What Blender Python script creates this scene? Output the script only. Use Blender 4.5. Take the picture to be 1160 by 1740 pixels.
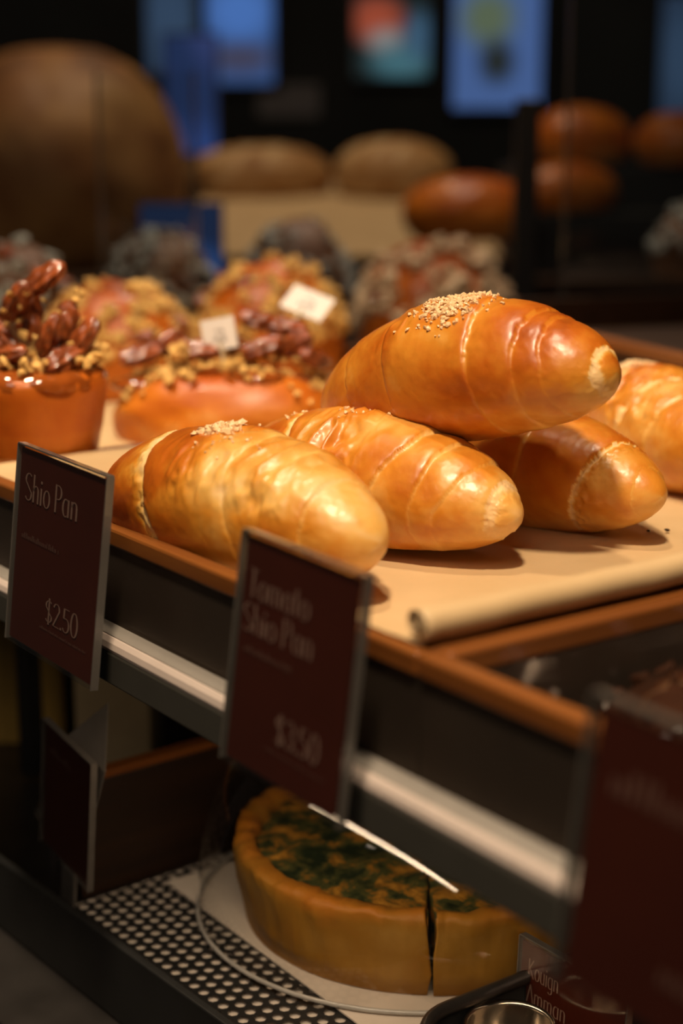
import bpy, bmesh, math, random
import numpy as np
from mathutils import Vector, Matrix

# ------------------------------------------------------------------ camera, world, lights, exposure
scene = bpy.context.scene
COL = scene.collection
for o in list(bpy.data.objects):
    bpy.data.objects.remove(o, do_unlink=True)

cam_data = bpy.data.cameras.new('camera')
cam = bpy.data.objects.new('camera', cam_data)
COL.objects.link(cam)
scene.camera = cam
cam.location = (0.3814, -0.3055, 0.16)
cam.rotation_euler = Vector((-0.7927, 0.5663, -0.2255)).to_track_quat('-Z', 'Y').to_euler()
cam_data.sensor_fit = 'VERTICAL'
cam_data.sensor_height = 36.0
cam_data.sensor_width = 24.0
cam_data.lens = 2700.0 / 1740.0 * 36.0
cam_data.clip_start = 0.02
cam_data.dof.use_dof = True
cam_data.dof.focus_distance = 0.625
cam_data.dof.aperture_fstop = 4.6

world = bpy.data.worlds.new('world')
scene.world = world
world.use_nodes = True
world.node_tree.nodes['Background'].inputs[0].default_value = (1.0, 0.86, 0.70, 1)
world.node_tree.nodes['Background'].inputs[1].default_value = 0.012

scene.view_settings.view_transform = 'Standard'
scene.view_settings.look = 'None'
scene.view_settings.gamma = 1.0
scene.view_settings.use_curve_mapping = False
scene.view_settings.exposure = 0.0

WARM = (1.0, 0.78, 0.53)
def spot(name, loc, target, power, size, blend=0.6, radius=0.02, color=WARM):
    d = bpy.data.lights.new(name, 'SPOT')
    d.energy = power; d.spot_size = math.radians(size); d.spot_blend = blend
    d.shadow_soft_size = radius; d.color = color
    o = bpy.data.objects.new(name, d); COL.objects.link(o)
    o.location = loc
    o.rotation_euler = (Vector(target) - Vector(loc)).to_track_quat('-Z', 'Y').to_euler()
    return o
def area(name, loc, target, power, sx, sy, color=WARM):
    d = bpy.data.lights.new(name, 'AREA'); d.shape = 'RECTANGLE'
    d.size = sx; d.size_y = sy; d.energy = power; d.color = color
    o = bpy.data.objects.new(name, d); COL.objects.link(o)
    o.location = loc
    o.rotation_euler = (Vector(target) - Vector(loc)).to_track_quat('-Z', 'Y').to_euler()
    return o
# spot lamps in the ceiling of the shop above the case
spot('case_spot_croissants', (0.28, -0.26, 1.02), (-0.12, 0.08, 0.0), 58, 44, 0.7, 0.05)
spot('case_spot_front', (-0.10, 0.02, 1.05), (-0.06, 0.10, 0.0), 17, 44, 0.8, 0.03)
spot('case_spot_pastries', (-0.50, -0.12, 0.95), (-0.45, 0.20, 0.0), 30, 46, 0.8, 0.04)
spot('case_spot_rear', (-0.95, 0.75, 1.2), (-0.74, 0.56, 0.0), 40, 60, 0.9, 0.05, (1, .8, .6))
spot('bread_wall_spot', (-1.35, 0.85, 1.5), (-1.50, 0.85, 0.1), 36, 62, 0.9, 0.05)
# added soft fill light behind the camera, brightens the front-facing surfaces
area('front_fill_light', (1.3, -1.9, 2.3), (-0.1, 0.1, 0.0), 14, 1.2, 1.2, (1, .80, .62))
# lamp strip under the front edge of the upper shelf, along the case
area('shelf_strip_lamp', (0.06, -0.016, -0.0466), (0.06, 0.03, -0.2), 0.36, 0.46, 0.013, (1, .74, .48))

# ------------------------------------------------------------------ numeric helpers
def _hash(ix, iy, iz, seed):
    n = (ix * 374761393 + iy * 668265263 + iz * 2147483647 + seed * 974711) & 0xFFFFFFFF
    n = ((n ^ (n >> 13)) * 1274126177) & 0xFFFFFFFF
    n = (n ^ (n >> 16)) & 0xFFFFFFFF
    return n.astype(np.float64) / 4294967295.0 * 2 - 1
def vnoise(P, scale, seed=0):
    Q = np.asarray(P, float) * scale + 137.31
    I = np.floor(Q).astype(np.int64); Fr = Q - I
    W = Fr * Fr * Fr * (Fr * (Fr * 6 - 15) + 10)
    out = 0
    for dx in (0, 1):
        for dy in (0, 1):
            for dz in (0, 1):
                w = (W[..., 0] if dx else 1 - W[..., 0]) * (W[..., 1] if dy else 1 - W[..., 1]) * (W[..., 2] if dz else 1 - W[..., 2])
                out = out + w * _hash(I[..., 0] + dx, I[..., 1] + dy, I[..., 2] + dz, seed)
    return out
def fbm(P, scale, seed=0, octs=4):
    a, s, r = 1.0, 0.0, 0
    for k in range(octs):
        r = r + a * vnoise(P, scale * 2 ** k, seed + 17 * k); s += a; a *= 0.5
    return r / s

def link(o, parent=None):
    COL.objects.link(o)
    if parent is not None:
        o.parent = parent
    return o
def tag(o, label=None, cat=None, group=None, kind=None):
    if label: o['label'] = label
    if cat: o['category'] = cat
    if group: o['group'] = group
    if kind: o['kind'] = kind
    return o
def empty(name, loc=(0, 0, 0), rz=0.0):
    o = bpy.data.objects.new(name, None); COL.objects.link(o)
    o.location = loc; o.rotation_euler = (0, 0, rz); o.empty_display_size = 0.02
    return o
def mobj(name, verts, faces, mat, parent=None, smooth=True, attr=None):
    me = bpy.data.meshes.new(name)
    me.from_pydata([tuple(map(float, v)) for v in verts], [], [tuple(map(int, f)) for f in faces])
    if smooth:
        me.polygons.foreach_set('use_smooth', [True] * len(me.polygons))
    if attr is not None:
        for k, val in attr.items():
            a = me.attributes.new(k, 'FLOAT', 'POINT'); a.data.foreach_set('value', np.asarray(val, np.float32).ravel())
    me.materials.append(mat)
    me.update()
    return link(bpy.data.objects.new(name, me), parent)
def bobj(name, bm, mat, parent=None, smooth=False):
    me = bpy.data.meshes.new(name)
    bmesh.ops.recalc_face_normals(bm, faces=bm.faces)
    bm.to_mesh(me); bm.free()
    if smooth:
        me.polygons.foreach_set('use_smooth', [True] * len(me.polygons))
    me.materials.append(mat)
    return link(bpy.data.objects.new(name, me), parent)
def add_box(bm, x0, x1, y0, y1, z0, z1, bevel=0.0, M=None):
    r = bmesh.ops.create_cube(bm, size=1.0)
    vs = r['verts']
    for v in vs:
        v.co = Vector(((x0 + x1) / 2 + v.co.x * (x1 - x0), (y0 + y1) / 2 + v.co.y * (y1 - y0), (z0 + z1) / 2 + v.co.z * (z1 - z0)))
    if bevel > 0:
        es = list({e for v in vs for e in v.link_edges})
        g = bmesh.ops.bevel(bm, geom=es, offset=bevel, segments=2, profile=0.5, affect='EDGES')
        vs = list({v for f in g['faces'] for v in f.verts} | {v for v in vs if v.is_valid})
    if M is not None:
        for v in vs: v.co = M @ v.co
    return vs
def box(name, x0, x1, y0, y1, z0, z1, mat, parent=None, bevel=0.0):
    bm = bmesh.new(); add_box(bm, x0, x1, y0, y1, z0, z1, bevel)
    return bobj(name, bm, mat, parent)
def grid_faces(n, m, wrap_m=False):
    f = []
    mm = m if wrap_m else m - 1
    for i in range(n - 1):
        for j in range(mm):
            j2 = (j + 1) % m
            f.append((i * m + j, i * m + j2, (i + 1) * m + j2, (i + 1) * m + j))
    return f
def lathe(name, prof, seg, mat, parent=None, a0=0.0, a1=2 * math.pi, smooth=True, fn=None):
    full = abs(a1 - a0 - 2 * math.pi) < 1e-6
    n = seg if full else seg + 1
    V = []
    for k in range(n):
        a = a0 + (a1 - a0) * k / seg
        for r, z in prof:
            V.append((r * math.cos(a), r * math.sin(a), z))
    V = np.array(V)
    if fn is not None: V = fn(V)
    m = len(prof); F = []
    for k in range(seg):
        k2 = (k + 1) % n
        for j in range(m - 1):
            F.append((k * m + j, k2 * m + j, k2 * m + j + 1, k * m + j + 1))
    return mobj(name, V, F, mat, parent, smooth)
def tube_mesh(bm, pts, r, seg=8, closed=False, taper=None):
    pts = [Vector(p) for p in pts]; rings = []
    n = len(pts)
    for i, p in enumerate(pts):
        a = pts[(i - 1) % n] if (closed or i > 0) else p
        b = pts[(i + 1) % n] if (closed or i < n - 1) else p
        t = (b - a).normalized()
        u = t.cross(Vector((0, 0, 1)))
        if u.length < 1e-4: u = t.cross(Vector((1, 0, 0)))
        u.normalize(); w = t.cross(u)
        rr = r if taper is None else r * taper[i]
        rings.append([bm.verts.new(p + (u * math.cos(2 * math.pi * k / seg) + w * math.sin(2 * math.pi * k / seg)) * rr) for k in range(seg)])
    m = n if closed else n - 1
    for i in range(m):
        A, B = rings[i], rings[(i + 1) % n]
        for k in range(seg):
            bm.faces.new((A[k], A[(k + 1) % seg], B[(k + 1) % seg], B[k]))
    if not closed:
        bm.faces.new(rings[0][::-1]); bm.faces.new(rings[-1])

# ------------------------------------------------------------------ materials
MATS = {}
def new_mat(name):
    m = bpy.data.materials.new(name); m.use_nodes = True
    nt = m.node_tree; nt.nodes.clear()
    out = nt.nodes.new('ShaderNodeOutputMaterial')
    return m, nt, out
def principled(nt, **kw):
    b = nt.nodes.new('ShaderNodeBsdfPrincipled')
    for k, v in kw.items():
        b.inputs[k.replace('_', ' ')].default_value = v
    return b
def noise_node(nt, scale, detail=4, rough=0.55, co='Object', dist=0.0):
    tc = nt.nodes.new('ShaderNodeTexCoord')
    n = nt.nodes.new('ShaderNodeTexNoise')
    n.inputs['Scale'].default_value = scale; n.inputs['Detail'].default_value = detail
    n.inputs['Roughness'].default_value = rough; n.inputs['Distortion'].default_value = dist
    nt.links.new(tc.outputs[co], n.inputs['Vector'])
    return n
def ramp(nt, stops, inp):
    r = nt.nodes.new('ShaderNodeValToRGB')
    el = r.color_ramp.elements
    while len(el) > 1: el.remove(el[-1])
    el[0].position = stops[0][0]; el[0].color = (*stops[0][1], 1)
    for p, c in stops[1:]:
        e = el.new(p); e.color = (*c, 1)
    nt.links.new(inp, r.inputs[0])
    return r
def bump(nt, height, strength, dist, bsdf):
    b = nt.nodes.new('ShaderNodeBump'); b.inputs['Strength'].default_value = strength; b.inputs['Distance'].default_value = dist
    nt.links.new(height, b.inputs['Height']); nt.links.new(b.outputs[0], bsdf.inputs['Normal'])
    return b
def simple(name, color, rough=0.5, metal=0.0, var=0.15, scale=60, bmp=0.0, coat=0.0, spec=0.5):
    m, nt, out = new_mat(name)
    b = principled(nt, Roughness=rough, Metallic=metal)
    b.inputs['Coat Weight'].default_value = coat
    b.inputs['Specular IOR Level'].default_value = spec
    n = noise_node(nt, scale)
    c = np.array(color)
    r = ramp(nt, [(0.3, tuple(c * (1 - var))), (0.7, tuple(np.minimum(c * (1 + var), 1)))], n.outputs['Fac'])
    nt.links.new(r.outputs[0], b.inputs['Base Color'])
    if bmp: bump(nt, n.outputs['Fac'], bmp, 0.002, b)
    nt.links.new(b.outputs[0], out.inputs[0])
    MATS[name] = m
    return m
def bread_mat(name, stops, rough=0.33, coat=0.35, bscale=260, bstr=0.12, nscale=75, namp=0.34, sss=0.0, spec=0.4):
    m, nt, out = new_mat(name)
    at = nt.nodes.new('ShaderNodeAttribute'); at.attribute_name = 'tone'
    n = noise_node(nt, nscale, 5, 0.6)
    n2 = noise_node(nt, bscale, 3, 0.6)
    ma = nt.nodes.new('ShaderNodeMath'); ma.operation = 'MULTIPLY_ADD'
    nt.links.new(n.outputs['Fac'], ma.inputs[0]); ma.inputs[1].default_value = namp
    su = nt.nodes.new('ShaderNodeMath'); su.operation = 'SUBTRACT'; su.inputs[1].default_value = namp * 0.5
    nt.links.new(at.outputs['Fac'], su.inputs[0]); nt.links.new(su.outputs[0], ma.inputs[2])
    r = ramp(nt, stops, ma.outputs[0])
    b = principled(nt, Roughness=rough)
    b.inputs['Coat Weight'].default_value = coat; b.inputs['Coat Roughness'].default_value = 0.30
    b.inputs['Specular IOR Level'].default_value = spec
    if sss:
        b.inputs['Subsurface Weight'].default_value = sss
        b.inputs['Subsurface Radius'].default_value = (0.006, 0.0025, 0.001)
        b.inputs['Subsurface Scale'].default_value = 1.0
    nt.links.new(r.outputs[0], b.inputs['Base Color'])
    # raw torn dough is matt, browned crust shines
    rr = nt.nodes.new('ShaderNodeMapRange')
    rr.inputs['From Min'].default_value = 0.0; rr.inputs['From Max'].default_value = 0.3
    rr.inputs['To Min'].default_value = 0.75; rr.inputs['To Max'].default_value = rough
    nt.links.new(at.outputs['Fac'], rr.inputs['Value']); nt.links.new(rr.outputs[0], b.inputs['Roughness'])
    bump(nt, n2.outputs['Fac'], bstr, 0.0012, b)
    nt.links.new(b.outputs[0], out.inputs[0])
    MATS[name] = m
    return m
def thin_clear(name, tint=(0.93, 0.95, 0.94), gloss=0.06, rough=0.03, ior=1.46):
    m, nt, out = new_mat(name)
    tr = nt.nodes.new('ShaderNodeBsdfTransparent'); tr.inputs[0].default_value = (*tint, 1)
    gl = nt.nodes.new('ShaderNodeBsdfGlossy'); gl.inputs['Roughness'].default_value = rough
    gl.inputs['Color'].default_value = (1, 1, 1, 1)
    fr = nt.nodes.new('ShaderNodeFresnel')
    ge = nt.nodes.new('ShaderNodeNewGeometry'); mi = nt.nodes.new('ShaderNodeMapRange')   # same reflectance from either face
    mi.inputs['To Min'].default_value = ior; mi.inputs['To Max'].default_value = 1 / ior
    nt.links.new(ge.outputs['Backfacing'], mi.inputs['Value']); nt.links.new(mi.outputs[0], fr.inputs['IOR'])
    n = noise_node(nt, 25)
    mu = nt.nodes.new('ShaderNodeMath'); mu.operation = 'MULTIPLY_ADD'
    nt.links.new(n.outputs['Fac'], mu.inputs[0]); mu.inputs[1].default_value = gloss
    nt.links.new(fr.outputs[0], mu.inputs[2])
    mx = nt.nodes.new('ShaderNodeMixShader')
    nt.links.new(mu.outputs[0], mx.inputs[0]); nt.links.new(tr.outputs[0], mx.inputs[1]); nt.links.new(gl.outputs[0], mx.inputs[2])
    nt.links.new(mx.outputs[0], out.inputs[0])
    MATS[name] = m
    return m

CROI = bread_mat('croissant_crust', [(0.0, (0.80, 0.54, 0.26)), (0.22, (0.74, 0.41, 0.10)), (0.45, (0.62, 0.235, 0.022)), (0.70, (0.47, 0.115, 0.006)), (1.0, (0.25, 0.04, 0.003))], rough=0.38, coat=0.45, sss=0.12)
BUN = bread_mat('glazed_bun_crust', [(0.0, (0.70, 0.40, 0.12)), (0.35, (0.56, 0.165, 0.012)), (0.7, (0.40, 0.080, 0.005)), (1.0, (0.16, 0.03, 0.004))], rough=0.42, coat=0.15, spec=0.3)
LOAF = bread_mat('rustic_loaf_crust', [(0.0, (0.62, 0.45, 0.25)), (0.4, (0.40, 0.21, 0.07)), (0.7, (0.24, 0.10, 0.03)), (1.0, (0.10, 0.04, 0.015))], rough=0.6, coat=0.0, nscale=14, namp=0.5)
QCRUST = bread_mat('quiche_crust', [(0.0, (0.52, 0.29, 0.06)), (0.4, (0.36, 0.165, 0.014)), (0.75, (0.44, 0.15, 0.010)), (1.0, (0.2, 0.06, 0.01))], rough=0.6, coat=0.0, nscale=60, namp=0.4)
SALT = simple('salt_crystal', (0.76, 0.52, 0.28), 0.4, var=0.06, scale=300)
CRUMB = simple('crumble_topping', (0.62, 0.36, 0.10), 0.75, var=0.35, scale=120, bmp=0.3)
CRUMBP = simple('pale_crumble_topping', (0.66, 0.48, 0.30), 0.8, var=0.25, scale=120, bmp=0.3)
CRUMBG = simple('sugar_dusted_crumble', (0.30, 0.30, 0.27), 0.8, var=0.45, scale=70, bmp=0.3)
PECAN = simple('candied_pecan', (0.22, 0.050, 0.012), 0.25, var=0.55, scale=150, bmp=0.2, coat=0.6)
GLAZE = simple('caramel_glaze', (0.26, 0.06, 0.008), 0.1, var=0.2, scale=80, coat=0.8)
CHOC = simple('dark_chocolate_glaze', (0.035, 0.014, 0.008), 0.07, var=0.3, scale=80, coat=0.5)
WOOD = None
def wood_mat(name, c1, c2, rough=0.4, coat=0.2, axis='X', scale=18):
    m, nt, out = new_mat(name)
    tc = nt.nodes.new('ShaderNodeTexCoord'); mp = nt.nodes.new('ShaderNodeMapping')
    mp.inputs['Scale'].default_value = (2, 40, 40) if axis == 'X' else (40, 2, 40)
    n = nt.nodes.new('ShaderNodeTexNoise'); n.inputs['Scale'].default_value = scale / 6; n.inputs['Detail'].default_value = 5
    nt.links.new(tc.outputs['Object'], mp.inputs[0]); nt.links.new(mp.outputs[0], n.inputs['Vector'])
    r = ramp(nt, [(0.3, c1), (0.7, c2)], n.outputs['Fac'])
    b = principled(nt, Roughness=rough); b.inputs['Coat Weight'].default_value = coat; b.inputs['Coat Roughness'].default_value = 0.25
    nt.links.new(r.outputs[0], b.inputs['Base Color'])
    bump(nt, n.outputs['Fac'], 0.08, 0.001, b)
    nt.links.new(b.outputs[0], out.inputs[0]); MATS[name] = m
    return m
RIMX = wood_mat('tray_rim_wood', (0.15, 0.044, 0.008), (0.26, 0.085, 0.015))
RIMY = wood_mat('tray_side_wood', (0.15, 0.044, 0.008), (0.26, 0.085, 0.015), axis='Y')
DWOOD = wood_mat('dark_walnut_board', (0.030, 0.011, 0.003), (0.062, 0.022, 0.006), 0.5, 0.1)
BWOOD = wood_mat('blackened_walnut', (0.012, 0.0045, 0.0015), (0.03, 0.011, 0.003), 0.55, 0.0, 'Y')
PANEL = simple('dark_satin_panel', (0.105, 0.078, 0.060), 0.32, 0.7, 0.12, 30)
STEEL = simple('dark_steel', (0.09, 0.08, 0.075), 0.35, 0.8, 0.2, 40)
ALU = simple('satin_aluminium', (0.42, 0.41, 0.38), 0.36, 0.85, 0.06, 60)
CHROME = simple('polished_metal', (0.55, 0.48, 0.40), 0.2, 1.0, 0.05, 60)
RAILG = simple('grey_rail_ledge', (0.32, 0.29, 0.26), 0.45, 0.3, 0.06, 60)
EDGEHI = simple('edge_highlight_paint', (0.60, 0.50, 0.45), 0.4, 0.1, 0.04, 60)  # highlight along the rail edge, put into the colour as a pale band
RAILD = simple('dark_rail_face', (0.085, 0.08, 0.068), 0.42, 0.3, 0.06, 60)
BLACK = simple('black_paint', (0.012, 0.012, 0.012), 0.5, 0.0, 0.2, 40)
CARD = simple('maroon_card', (0.066, 0.0100, 0.0035), 0.55, 0.0, 0.12, 25, spec=0.3)
INK = simple('pale_pink_print', (0.29, 0.175, 0.14), 0.6, 0.0, 0.06, 200)
INKFAINT = simple('faint_pink_print', (0.17, 0.085, 0.065), 0.6, 0.0, 0.06, 200)
WHITE = simple('white_card', (0.72, 0.66, 0.62), 0.6, 0.0, 0.04, 60)
GREYINK = simple('grey_print', (0.30, 0.27, 0.26), 0.6, 0.0, 0.06, 200)
BOARDW = simple('white_liner_paper', (0.66, 0.58, 0.50), 0.7, 0.0, 0.05, 60, bmp=0.05)
BEIGE = simple('beige_cardboard', (0.42, 0.33, 0.20), 0.7, 0.0, 0.12, 30)
YELLOW = simple('mustard_cardboard', (0.38, 0.24, 0.05), 0.7, 0.0, 0.25, 18)
WALL = simple('dark_wall_paint', (0.03, 0.032, 0.028), 0.8, 0.0, 0.2, 6)
FLOORM = simple('dark_floor', (0.03, 0.026, 0.022), 0.6, 0.0, 0.2, 8)
ACRYL = thin_clear('clear_acrylic', (0.97, 0.97, 0.96), 0.02, 0.06)
ACRYLE = simple('acrylic_edge', (0.10, 0.088, 0.078), 0.25, 0.0, 0.1, 60, coat=0.5)
GEDGE = simple('ground_glass_edge', (0.40, 0.38, 0.35), 0.2, 0.0, 0.1, 60, coat=0.5)
DOMEG = thin_clear('clear_dome_glass', (0.97, 0.975, 0.97), 0.05, 0.05)
PANE = thin_clear('clear_case_glass', (0.93, 0.95, 0.95), 0.02, 0.05)
def paper_mat():
    m, nt, out = new_mat('kraft_parchment')
    b = principled(nt, Roughness=0.62)
    n = noise_node(nt, 22, 4); n2 = noise_node(nt, 55, 5, 0.6)
    r = ramp(nt, [(0.3, (0.55, 0.37, 0.185)), (0.7, (0.62, 0.43, 0.23))], n.outputs['Fac'])
    nt.links.new(r.outputs[0], b.inputs['Base Color'])
    bump(nt, n2.outputs['Fac'], 0.12, 0.003, b)
    nt.links.new(b.outputs[0], out.inputs[0]); MATS['paper'] = m
    return m
PAPER = paper_mat()
def fill_mat():
    m, nt, out = new_mat('quiche_filling')
    b = principled(nt, Roughness=0.38)
    n = noise_node(nt, 70, 6, 0.68, dist=0.5); n2 = noise_node(nt, 75, 4)
    r = ramp(nt, [(0.40, (0.018, 0.028, 0.012)), (0.50, (0.085, 0.085, 0.025)), (0.56, (0.32, 0.14, 0.018)), (0.66, (0.58, 0.28, 0.04)), (0.8, (0.22, 0.08, 0.015))], n.outputs['Fac'])
    nt.links.new(r.outputs[0], b.inputs['Base Color'])
    bump(nt, n2.outputs['Fac'], 0.5, 0.004, b)
    nt.links.new(b.outputs[0], out.inputs[0]); MATS['filling'] = m
    return m
FILL = fill_mat()
def screen_mat(name, base, blobs, strength):
    """glow of a display or an imitated reflection: base colour with soft spots of other colours (object x/z coordinates)"""
    m, nt, out = new_mat(name)
    tc = nt.nodes.new('ShaderNodeTexCoord')
    cur = nt.nodes.new('ShaderNodeRGB'); cur.outputs[0].default_value = (*base, 1)
    sock = cur.outputs[0]
    for (cx, cz, rx, rz, colr) in blobs:
        mp = nt.nodes.new('ShaderNodeMapping'); mp.vector_type = 'POINT'
        mp.inputs['Location'].default_value = (-cx / rx, 0, -cz / rz); mp.inputs['Scale'].default_value = (1 / rx, 0.0, 1 / rz)
        nt.links.new(tc.outputs['Object'], mp.inputs[0])
        g = nt.nodes.new('ShaderNodeTexGradient'); g.gradient_type = 'SPHERICAL'
        nt.links.new(mp.outputs[0], g.inputs[0])
        mr = nt.nodes.new('ShaderNodeMapRange'); mr.inputs['From Max'].default_value = 0.6
        nt.links.new(g.outputs['Fac'], mr.inputs['Value'])
        mx = nt.nodes.new('ShaderNodeMixRGB'); mx.inputs[2].default_value = (*colr, 1)
        nt.links.new(mr.outputs[0], mx.inputs[0]); nt.links.new(sock, mx.inputs[1]); sock = mx.outputs[0]
    e = nt.nodes.new('ShaderNodeEmission'); e.inputs[1].default_value = strength
    nt.links.new(sock, e.inputs[0]); nt.links.new(e.outputs[0], out.inputs[0])
    MATS[name] = m
    return m

# ------------------------------------------------------------------ setting
VIEW = math.radians(54.45)         # the back counter runs square to this heading
f_ = box('floor', -4.5, 1.5, -1.5, 4.5, -1.02, -1.0, FLOORM); tag(f_, kind='structure')
wb = box('wall_back', -3.0, 3.0, 3.36, 3.46, -1.0, 2.4, WALL); tag(wb, kind='structure')
wb.rotation_euler = (0, 0, VIEW); wb.location = (0.38, -0.30, 0)

# ------------------------------------------------------------------ upper shelf and front rail
sh = empty('display_shelf', (0, 0, 0))
tag(sh, 'long upper display shelf with satin metal front rail carrying the croissant trays', 'shelf')
box('shelf_board', -1.05, 0.55, -0.012, 1.02, -0.043, -0.0245, STEEL, sh, 0.001)
def extrude_x(name, prof, mat):
    V = [(-1.05, y, z) for y, z in prof] + [(0.55, y, z) for y, z in prof]
    n = len(prof)
    F = [(k, (k + 1) % n, n + (k + 1) % n, n + k) for k in range(n)] + [tuple(range(n))[::-1], tuple(range(n, 2 * n))]
    return mobj(name, V, F, mat, sh, smooth=False)
extrude_x('rail_ledge', [(-0.0120, -0.0300), (-0.0120, -0.0242), (-0.0312, -0.0242), (-0.0322, -0.0222), (-0.0366, -0.0246), (-0.0366, -0.0300)], RAILG)
extrude_x('rail_highlight_band', [(-0.0366, -0.0290), (-0.0366, -0.0250), (-0.0372, -0.0251), (-0.0387, -0.0266), (-0.0394, -0.0288), (-0.0392, -0.0300), (-0.0366, -0.0300)], EDGEHI)
extrude_x('front_rail', [(-0.0120, -0.0435), (-0.0120, -0.0301), (-0.0391, -0.0301), (-0.0394, -0.0312), (-0.0394, -0.0425), (-0.0386, -0.0435)], RAILD)
for xs in (-0.468,):
    box('support_post', xs - 0.006, xs + 0.006, 0.064, 0.076, -0.215, -0.043, BLACK, sh, 0.001)

# ------------------------------------------------------------------ trays
def tray(name, label, x0, x1, y0, y1, zb=-0.0240, zr=0.016, insert=None):
    t = empty(name, ((x0 + x1) / 2, (y0 + y1) / 2, zb))
    tag(t, label, 'tray', 'wooden rimmed display trays')
    cx, cy = (x0 + x1) / 2, (y0 + y1) / 2
    w = 0.006; rr = 0.0075
    def b(nm, a, b_, c, d, e, f, mat, bv=0.0):
        return box(nm, a - cx, b_ - cx, c - cy, d - cy, e - zb, f - zb, mat, t, bv)
    b('front_panel', x0, x1, y0, y0 + w, zb, zr - rr, PANEL)
    b('back_panel', x0, x1, y1 - w, y1, zb, zr - rr, PANEL)
    b('side_panel', x0, x0 + w, y0 + w, y1 - w, zb, zr - rr, PANEL)
    b('side_panel', x1 - w, x1, y0 + w, y1 - w, zb, zr - rr, PANEL)
    b('tray_floor', x0 + w, x1 - w, y0 + w, y1 - w, zb, zb + 0.003, DWOOD)
    e = 0.0012
    b('front_rim', x0, x1, y0 - e, y0 + w, zr - rr, zr, RIMX, 0.0012)
    b('back_rim', x0, x1, y1 - w, y1 + e, zr - rr, zr, RIMX, 0.0012)
    b('side_rim', x0, x0 + w, y0 + w, y1 - w, zr - rr, zr, RIMY, 0.0012)
    b('side_rim', x1 - w, x1, y0 + w, y1 - w, zr - rr, zr, RIMY, 0.0012)
    if insert is not None:
        b('raised_insert', x0 + w, x1 - w, y0 + w, y1 - w, insert - 0.004, insert, DWOOD)
    return t
tray('display_tray', 'paper lined wooden tray holding the five salted croissant rolls', -0.300, 0.036, -0.031, 0.330, insert=-0.0022)
tray('display_tray', 'dark wooden tray of chocolate glazed buns at the near end of the shelf', 0.037, 0.40, -0.031, 0.330)
tray('display_tray', 'wooden tray under the pecan muffin cup and pecan bun', -0.86, -0.301, -0.031, 0.378, insert=-0.0022)
# tray behind, pushed askew: only its rim shows past the croissants
tq = empty('serving_tray', (-0.20, 0.45, 0.0165), math.radians(-16))
tag(tq, 'brown wooden tray turned askew behind the croissants, propped on the tray rims', 'tray')
box('front_panel', -0.34, 0.40, -0.085, -0.079, 0, 0.0205, DWOOD, tq)
box('front_rim', -0.34, 0.40, -0.088, -0.078, 0.0205, 0.0275, RIMX, tq, 0.001)
box('back_panel', -0.34, 0.40, 0.18, 0.186, 0, 0.0275, DWOOD, tq)
box('side_panel', -0.34, -0.334, -0.079, 0.18, 0, 0.0275, DWOOD, tq)
box('side_panel', 0.394, 0.40, -0.079, 0.18, 0, 0.0275, DWOOD, tq)
box('tray_floor', -0.334, 0.394, -0.079, 0.18, 0, 0.004, DWOOD, tq)

# ------------------------------------------------------------------ parchment
def smoothstep(a, b, x):
    t = np.clip((x - a) / (b - a), 0, 1); return t * t * (3 - 2 * t)
def parchment(name, label, x0, x1, y0, y1, roll, seed, lift=0.0165):
    nu, nv = 150, 90
    us = np.linspace(0, 1, nu); ys = np.linspace(y0, y1, nv)
    prof = []
    flat_end = x1 - 0.0125
    for u in us:
        if not roll:
            prof.append((x0 + (x1 - x0) * u, 0.0))
        elif u < 0.7:
            prof.append((x0 + (flat_end - x0) * u / 0.7, 0.0))
        else:
            s = (u - 0.7) / 0.3
            a = -math.pi / 2 + s * math.radians(760)
            r = 0.0058 - 0.0048 * s
            prof.append((flat_end + r * math.cos(a), 0.0058 + r * math.sin(a)))
    prof = np.array(prof)
    X = np.repeat(prof[:, 0][:, None], nv, 1); Y = np.repeat(ys[None], nu, 0)
    P = np.stack([X, Y, 0 * X], -1)
    Z = np.repeat(prof[:, 1][:, None], nv, 1)
    front = (1 - smoothstep(y0, y0 + 0.022, Y)) * smoothstep(-0.075, -0.03, X)
    side = smoothstep(x1 - 0.050, x1 - 0.017, np.where(np.arange(nu)[:, None] < nu * 0.7, X, x1)) if roll else 0 * X
    up = np.maximum(front, side) * lift
    left = (1 - smoothstep(x0, x0 + 0.018, X)) * lift
    up = np.maximum(up, left)
    Z = Z + up + 0.0009 * fbm(P, 28, seed, 3) * (1 if roll else 1) + 0.0006
    Z = np.maximum(Z, 0.0)
    V = np.stack([X, Y, Z], -1).reshape(-1, 3)
    o = mobj(name, V, grid_faces(nu, nv), PAPER)
    md = o.modifiers.new('thickness', 'SOLIDIFY'); md.thickness = 0.00025; md.offset = -1
    return tag(o, label, 'paper')
parchment('parchment_sheet', 'tan parchment sheet with a rolled edge under the croissants', -0.292, 0.0435, -0.0285, 0.322, True, 3)
parchment('parchment_sheet', 'tan parchment sheet under the pecan muffin cup', -0.853, -0.308, -0.024, 0.370, False, 8, 0.006)

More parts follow.
